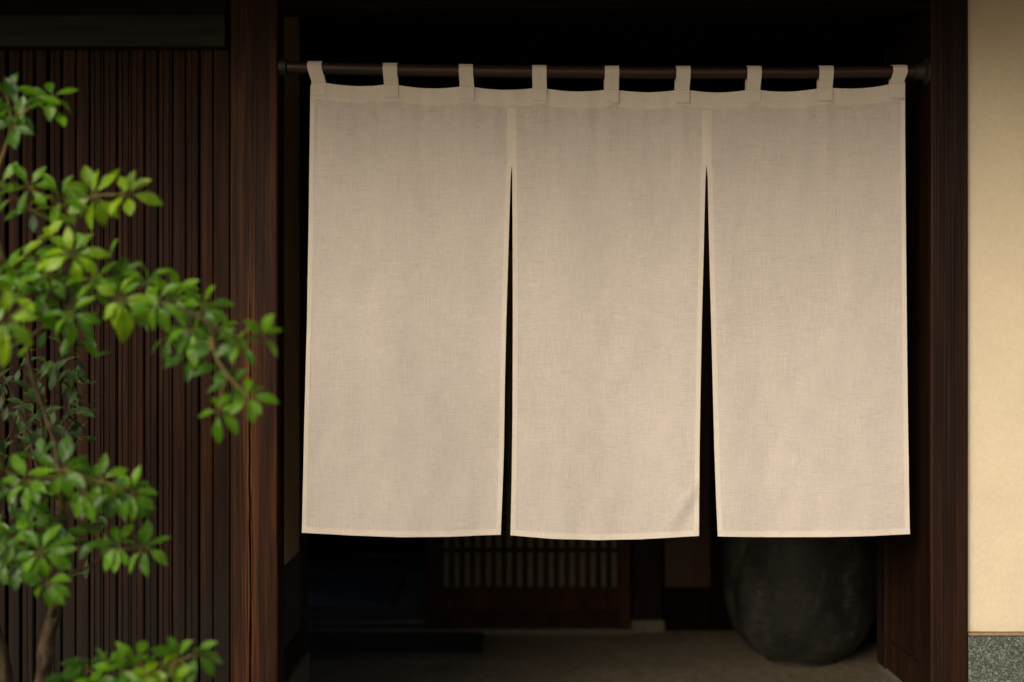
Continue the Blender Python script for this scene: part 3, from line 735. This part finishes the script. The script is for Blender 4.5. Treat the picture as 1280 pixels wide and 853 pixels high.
# rosettes: (px, py, distance, material, [leaf tips as (dx, dy[, toward viewer])...])
RS = {
 'top': ([(0, 330, 3.22), (-8, 240, 3.2), (5, 190, 3.18), (18, 155, 3.15), (40, 133, 3.12), (65, 122, 3.1)], [
   (66, 121, 3.10, 'leaf', [(30, -14), (25, 14), (-12, -26), (3, 28), (-32, -10), (-20, 18)]),
   (22, 140, 3.14, 'leaf_deep', [(-16, -45), (24, 22), (-26, -12), (28, -28), (-4, 40), (-24, 24)]),
   (8, 120, 3.2, 'leaf_deep', [(-18, -24), (10, -30), (26, -10), (-20, 18)]),
   (15, 160, 3.1, 'leaf_deep', [(-20, 14), (28, 5), (-18, -20), (12, 22)])]),
 'second': ([(20, 330, 3.16), (60, 290, 3.12), (80, 258, 3.08), (110, 246, 3.03), (158, 243, 3.0)], [
   (160, 243, 3.00, 'leaf_lime', [(42, 5), (8, -24), (22, -22), (-16, -26), (8, 28), (-22, 18)]),
   (118, 245, 3.02, 'leaf_lime', [(-14, -42), (-2, -32), (22, -34), (14, 36), (-14, 40), (34, 26), (-34, 22), (-30, -24)]),
   (78, 248, 3.04, 'leaf', [(-14, -22), (10, -26), (-20, 32), (20, 30), (-36, -4), (28, 4)]),
   (38, 234, 3.05, 'leaf', [(-24, -34), (14, -28), (-28, -4), (-18, 32), (22, 28), (30, -6)]),
   (42, 262, 3.12, 'leaf_deep', [(-30, 6), (26, 16), (2, 30)]),
   (0, 232, 3.1, 'leaf', [(20, -30), (24, 8), (-14, 26), (30, -8)])]),
 'middle': ([(40, 420, 3.3), (80, 385, 3.15), (88, 330, 3.02), (96, 270, 3.02)], [
   (90, 318, 2.98, 'leaf_lime', [(-26, -28), (22, -30), (44, -6), (-42, -8), (-8, -34), (36, 20), (-30, 18), (8, 34), (-50, 12)]),
   (62, 345, 3.0, 'leaf', [(-34, -22), (-44, 4), (-16, 30), (22, 22), (18, -26), (-32, 22), (-5, -34)]),
   (90, 392, 2.98, 'leaf', [(2, 46), (-32, 22), (32, 30), (-38, 0), (36, 8), (-16, 34), (24, -24)]),
   (40, 320, 3.06, 'leaf', [(-30, 10), (-18, -22), (10, 28), (26, -12)]),
   (60, 300, 3.06, 'leaf_lime', [(-22, -14), (-8, -30), (18, -22), (-28, 10)]),
   (8, 398, 2.72, 'leaf_lime', [(30, 34, .2), (-22, 40), (8, -36), (36, -6), (-12, 60)]),
   (20, 372, 3.0, 'leaf_lime', [(-14, -22), (16, -26), (26, 12), (-26, 12)]),
   (14, 345, 3.1, 'leaf', [(-18, -26), (4, -36), (20, -20), (-20, 16), (26, 16)]),
   (120, 350, 3.0, 'leaf', [(-20, -30), (24, -24), (-26, 22), (30, 12), (6, 32), (-36, -4)])]),
 'long': ([(84, 385, 3.12), (130, 375, 3.05), (190, 375, 3.0), (240, 392, 2.95), (285, 418, 2.9), (325, 422, 2.85)], [
   (328, 421, 2.85, 'leaf', [(24, 22), (6, -24), (24, -16), (-12, -20)]),
   (300, 428, 2.88, 'leaf', [(18, 28), (-10, 24), (-28, 12), (12, -28), (-22, -20), (26, -8)]),
   (150, 372, 2.98, 'leaf_lime', [(12, 56), (44, 28), (-24, 26), (-28, -16), (10, -32), (42, 2), (-10, 40)]),
   (184, 352, 3.0, 'leaf', [(4, -30), (28, -22), (-26, -16), (38, 10), (-34, 10), (14, 28)]),
   (152, 345, 3.05, 'leaf_deep', [(-22, -16), (-4, -26), (22, -18), (30, 2)]),
   (196, 376, 2.96, 'leaf', [(-12, 40), (14, 42), (38, 18), (-38, 12), (24, -26), (-16, -28)]),
   (222, 368, 3.0, 'leaf', [(-2, -32), (22, -20), (-20, -24), (34, 8), (-30, 16), (8, 34), (24, 32)]),
   (254, 382, 2.94, 'leaf', [(12, -26), (38, -8), (-14, -24), (14, 28), (34, 20), (-22, 22), (-32, -6)]),
   (240, 410, 2.96, 'leaf', [(2, 52), (-22, 36), (22, 36), (-38, 14), (34, 10), (-18, -20)]),
   (268, 428, 2.94, 'leaf_deep', [(-24, 18), (6, 34), (24, 22), (-10, -26), (20, -20), (-34, 2)]),
   (236, 444, 3.0, 'leaf_deep', [(-26, 10), (4, 30), (-20, -24), (26, 12), (-8, -34)]),
   (276, 455, 2.98, 'leaf_deep', [(-26, 6), (2, 28), (22, 22), (14, -26)]),
   (210, 420, 3.04, 'leaf_deep', [(-26, 18), (-2, 32), (20, 24), (24, -14)])]),
 'hanging': ([(262, 400, 2.95), (268, 440, 2.92), (285, 470, 2.9), (308, 493, 2.86)], [
   (310, 495, 2.86, 'leaf', [(42, 3), (8, 34), (20, 22), (14, -22), (-4, -26), (-26, 4), (-18, 20)]),
   (274, 513, 2.88, 'leaf', [(-30, 7), (-5, 44), (28, 24), (8, -26), (24, -8), (-14, -20)]),
   (290, 480, 2.92, 'leaf_deep', [(-20, -18), (16, -20), (22, 12), (-8, 26), (-30, 4)])]),
 'lower': ([(78, 640, 3.2), (76, 590, 3.15), (110, 598, 3.05), (165, 612, 3.0)], [
   (165, 616, 3.00, 'leaf', [(32, -10), (30, 20), (8, -34), (-16, -26), (2, 32), (-14, 28), (18, 34)]),
   (78, 588, 3.02, 'leaf', [(-36, -24), (4, -42), (22, -26), (-16, 34), (30, 14), (34, -10), (-44, 2), (8, 40)]),
   (34, 602, 3.04, 'leaf', [(-14, -34), (-32, -4), (20, 26), (-2, 34), (28, 6), (-24, 22)]),
   (126, 600, 3.02, 'leaf', [(6, -34), (28, -18), (-22, 18), (-10, 36), (14, 34), (-20, -24), (34, 18)]),
   (104, 612, 3.0, 'leaf', [(10, 44), (-10, 38), (28, 28), (-28, 20), (-16, -20)]),
   (142, 616, 3.0, 'leaf_deep', [(-8, 34), (12, 32), (-26, 14), (16, -22)]),
   (52, 572, 3.1, 'leaf_deep', [(-26, -10), (-8, -26), (18, -24)]),
   (8, 590, 3.12, 'leaf_deep', [(-14, -24), (14, -22), (20, 14), (-4, 34)])]),
 'right_low': ([(80, 720, 3.2), (112, 708, 3.15), (140, 690, 3.08), (180, 684, 3.02)], [
   (181, 684, 3.02, 'leaf', [(30, -16), (30, 18), (0, 32), (-24, 24), (8, -30), (-8, -28), (-24, -14)]),
   (148, 680, 3.06, 'leaf', [(-18, 28), (-4, 34), (16, 24), (-28, -6), (10, -24), (-14, -22)]),
   (124, 672, 3.14, 'leaf_deep', [(-24, -14), (8, -24), (22, 8), (-18, 18)])]),
 'left_low': ([(66, 770, 3.2), (62, 720, 3.12), (50, 690, 3.05), (35, 660, 3.02)], [
   (52, 690, 3.00, 'leaf', [(44, -6), (36, 18), (-14, 36), (-38, 8), (14, -38), (-22, -32), (38, -26), (4, 38), (-30, 28)]),
   (58, 728, 3.0, 'leaf', [(4, 36), (30, 12), (-26, 14), (30, -14), (-22, -16), (24, 26)]),
   (18, 672, 3.04, 'leaf', [(-20, -18), (12, -30), (-22, 14), (22, -10), (14, 32), (-8, 34)]),
   (34, 662, 3.06, 'leaf_deep', [(-14, -28), (6, -32), (28, -20), (-28, -4)]),
   (4, 694, 3.08, 'leaf_deep', [(24, 22), (-10, 30), (26, -6), (-16, -24)]),
   (26, 704, 3.02, 'leaf_deep', [(-26, 14), (-6, 32), (20, 22)])]),
}
tbase = at(47, 900, 3.25); tbase.z = -.12
tree = thing('small_tree', 'small leafy tree with whorls of glossy green leaves before the slatted wall', 'tree', tbase)
def add_leaf(parent, base, tip, mk, up=None, roll=0):
    me = random.choice(LM[mk])
    o = bpy.data.objects.new('leaf', me); COL.objects.link(o); o.parent = parent
    if up is None: up = Vector((random.uniform(-.35, .35), random.uniform(-1.0, -.35), random.uniform(.35, 1.0)))
    o.matrix_basis = Matrix.Translation(-wloc(parent)) @ orient(base, tip, up.normalized(), roll)
    return o
nleaf = 0
def grow(root, branches, budget):
    global nleaf
    for key, (path, ros) in branches.items():
        P = [at(*q) for q in path]
        r0 = .0065 if key in ('long', 'middle') else .0052
        P2, R2 = smooth_path(P, [r0 + (.0018 - r0) * i / (len(P) - 1) for i in range(len(P))], 6)
        V, F = tube_data(P2, R2, 8, wob=.5)
        for (px, py, d, mk, tips) in ros:
            c = at(px, py, d)
            near = min(P2, key=lambda q: (q - c).length + (0 if q.x <= c.x + .02 else .03))
            if (near - c).length > .004:
                mid = (near + c) / 2 + Vector((random.uniform(-.006, .006), random.uniform(-.01, .01), random.uniform(-.006, .006)))
                tp, tr_ = smooth_path([near, mid, c], [.0024, .0021, .0017], 4)
                v2, f2 = tube_data(tp, tr_, 6); o0 = len(V); V += v2; F += [tuple(q + o0 for q in ff) for ff in f2]
            for tpx in tips:
                if nleaf >= budget: break
                dx, dy = tpx[0] * random.uniform(.94, 1.06), tpx[1] * random.uniform(.94, 1.06)
                L2 = math.hypot(dx, dy) / FPX * d
                L = max(L2 * 1.0, random.uniform(.054, .068))
                dep = math.sqrt(max(0, L * L - L2 * L2)) * random.choice([-1, -1, 1])
                base = c + Vector((dx / FPX * d, 0, -dy / FPX * d)) * .05 + Vector((0, random.uniform(-.006, .006), 0))
                tip = c + Vector((dx / FPX * d, dep, -dy / FPX * d)) * 0.97
                add_leaf(root, base, tip, mk); nleaf += 1
            # a few filler leaves pointing away from the viewer
        link('branch', mesh_of('branch', V, F), M['bark'] if key in ('long', 'middle', 'left_low', 'right_low') else M['twig'], root, smooth=True)
grow(tree, RS, 300)
print('leaves', nleaf)
def trunk(root, path, rads, name='trunk'):
    P2, R2 = smooth_path([at(*q) for q in path], rads, 10)
    P2.insert(0, Vector((P2[0].x, P2[0].y, -.13))); R2.insert(0, R2[0] * 1.4)
    V, F = tube_data(P2, R2, 16, wob=.55)
    link(name, mesh_of(name, V, F), M['bark'], root, smooth=True)
trunk(tree, [(47, 980, 3.25), (50, 900, 3.25), (55, 840, 3.24), (60, 795, 3.22), (72, 745, 3.21), (80, 700, 3.2), (76, 640, 3.3), (70, 560, 3.5), (40, 470, 3.55), (30, 400, 3.5), (5, 330, 3.2), (0, 300, 3.22)],
      [.022, .020, .0165, .0152, .014, .012, .010, .007, .005, .004, .004, .004])
# small shaded leaves deeper in the crown (too many and too dim to tell apart)
src = LM['leaf_deep'][0]
sv = [vv.co.copy() for vv in src.vertices]; sf = [tuple(p.vertices) for p in src.polygons]; sm = [p.material_index for p in src.polygons]
def foliage(root, spots, d0, d1, n0, n1, L0, L1, mk, spread=.03, name='inner_foliage'):
    V, F, MI = [], [], []
    for (px, py) in spots:
        c = at(px, py, random.uniform(d0, d1))
        for q in range(random.randint(n0, n1)):
            a_ = random.uniform(0, 6.28); L = random.uniform(L0, L1)
            dirv = Vector((math.cos(a_), random.uniform(-.7, .7), math.sin(a_) * .8)).normalized()
            cc = c + Vector((random.uniform(-1, 1), random.uniform(-1.3, 1.3), random.uniform(-1, 1))) * spread
            mtx = orient(cc, cc + dirv * L, Vector((random.uniform(-.4, .4), random.uniform(-1, -.2), 1)).normalized())
            o0 = len(V); V += [mtx @ u for u in sv]; F += [tuple(u + o0 for u in ff) for ff in sf]; MI += sm
    me = mesh_of(name, V, F); me.materials.append(M[mk]); me.materials.append(M['petiole'])
    for p, m_ in zip(me.polygons, MI): p.material_index = m_; p.use_smooth = True
    return link(name, me, None, root, kind='stuff')
# small leaves deeper in the crown, shade put into their green, and the thick middle of the crown
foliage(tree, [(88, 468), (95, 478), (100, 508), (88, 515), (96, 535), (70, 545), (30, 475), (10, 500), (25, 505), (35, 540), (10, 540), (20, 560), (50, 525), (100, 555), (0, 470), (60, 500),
        (120, 660), (100, 700), (10, 640)], 3.5, 3.85, 2, 4, .040, .058, 'leaf_shaded', .035)
foliage(tree, [(q, 440 + ((q * 37) % 120)) for q in range(0, 110, 7)] + [(5, 450), (30, 455), (85, 455), (15, 520), (45, 545), (80, 530)], 3.55, 3.9, 3, 4, .044, .062, 'leaf_shaded', .045, 'shaded_foliage')
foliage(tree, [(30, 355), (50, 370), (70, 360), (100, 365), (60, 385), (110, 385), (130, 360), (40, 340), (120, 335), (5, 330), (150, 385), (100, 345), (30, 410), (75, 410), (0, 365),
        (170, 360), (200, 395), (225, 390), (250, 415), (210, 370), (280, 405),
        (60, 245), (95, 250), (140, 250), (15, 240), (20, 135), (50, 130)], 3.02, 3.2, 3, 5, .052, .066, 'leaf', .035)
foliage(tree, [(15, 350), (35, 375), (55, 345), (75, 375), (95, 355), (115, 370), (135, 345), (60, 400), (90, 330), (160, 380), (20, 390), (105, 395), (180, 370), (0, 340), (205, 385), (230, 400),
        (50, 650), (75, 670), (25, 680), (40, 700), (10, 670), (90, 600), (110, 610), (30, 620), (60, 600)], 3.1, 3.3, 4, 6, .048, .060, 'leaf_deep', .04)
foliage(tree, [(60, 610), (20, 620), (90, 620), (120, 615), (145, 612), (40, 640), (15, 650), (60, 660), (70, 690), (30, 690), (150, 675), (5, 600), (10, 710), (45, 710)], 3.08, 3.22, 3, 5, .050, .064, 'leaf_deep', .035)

V, F = [], []
for (a0, b0, a1, b1) in ((60, 600, 30, 440), (65, 590, 95, 450), (50, 600, 5, 470), (84, 520, 108, 545), (40, 500, 60, 455), (20, 520, 0, 560)):
    tp, tr_ = smooth_path([at(a0, b0, 3.55), at((a0 + a1) / 2 + 5, (b0 + b1) / 2, 3.68), at(a1, b1, 3.72)], [.0035, .0025, .0014], 6)
    v2, f2 = tube_data(tp, tr_, 6); o0 = len(V); V += v2; F += [tuple(q + o0 for q in ff) for ff in f2]
link('fine_twigs', mesh_of('fine_twigs', V, F), M['bark'], tree, kind='stuff', smooth=True)

# low shrub in the bottom-left corner
sb = at(150, 900, 2.98); sb.z = -.12
shrub = thing('low_shrub', 'low bright green leafy shrub spreading beneath the tree, in the bottom left corner', 'shrub', sb)
RB = {
 'stem': ([(150, 1000, 3.02), (150, 900, 3.0), (185, 850, 2.96), (220, 828, 2.93), (244, 818, 2.92)], [
   (246, 817, 2.92, 'leaf', [(20, -22), (34, 6), (24, 26), (4, -20), (-6, 28)]),
   (222, 822, 2.94, 'leaf', [(-2, -26), (14, -26), (20, 24), (-18, -22), (-20, 18), (4, 34)]),
   (200, 836, 2.92, 'leaf_lime', [(8, 26), (26, 14), (-22, 22), (16, -22), (-26, -4)]),
   (216, 850, 2.9, 'leaf_lime', [(24, 8), (-22, -14), (14, 22), (20, -20), (-4, 28)])]),
 'stem_two': ([(150, 1000, 3.04), (148, 900, 3.03), (150, 860, 3.0), (172, 826, 2.96)], [
   (172, 824, 2.96, 'leaf', [(-18, -22), (6, -26), (16, -18), (-26, 4), (26, 12), (2, 30)]),
   (190, 826, 2.98, 'leaf', [(4, -22), (20, -16), (-14, -14)]),
   (150, 838, 2.94, 'leaf', [(26, -20), (-24, -14), (8, 24), (30, 8), (-22, 18), (4, -28)]),
   (182, 848, 2.9, 'leaf_lime', [(-24, -8), (6, -26), (24, -10), (-14, 24), (14, 24)])]),
 'stem_three': ([(150, 1000, 3.06), (140, 900, 3.05), (125, 850, 3.03), (105, 835, 3.02)], [
   (134, 830, 3.0, 'leaf', [(-4, -28), (-22, -14), (18, -18), (24, 8), (-18, 20)]),
   (110, 834, 3.02, 'leaf_deep', [(-22, -16), (-4, -24), (16, -22), (-30, 8), (12, 24)]),
   (90, 846, 3.0, 'leaf_deep', [(-24, -6), (-6, -24), (20, -18), (-26, 14)]),
   (120, 850, 2.98, 'leaf', [(-20, -8), (8, -26), (28, -6), (-10, 20)]),
   (150, 868, 2.96, 'leaf', [(-24, -18), (2, -32), (26, -20), (-30, 8)]),
   (95, 872, 3.0, 'leaf_deep', [(-20, -22), (6, -30), (24, -14)]),
   (190, 880, 2.92, 'leaf', [(-24, -22), (2, -34), (26, -20), (32, 4)]),
   (235, 868, 2.92, 'leaf', [(-24, -16), (0, -28), (22, -14)])]),
}
nleaf = 0
grow(shrub, RB, 300)
# second thin trunk at the very left edge
sap = thing('thin_sapling', 'thin bare grey stem at the bottom left edge, left of the tree trunk', 'tree', Vector((at(4, 900, 3.4).x, 3.4 - DIST, -.12)))
trunk(sap, [(16, 1000, 3.4), (12, 900, 3.4), (5, 840, 3.4), (-2, 800, 3.4), (-22, 760, 3.42), (-46, 700, 3.45), (-70, 600, 3.5)], [.015, .0145, .014, .013, .012, .010, .007], 'stem')
foliage(sap, [(-60, 640), (-90, 600), (-40, 690), (-110, 660)], 3.45, 3.55, 8, 10, .05, .06, 'leaf_deep', .08, 'crown')
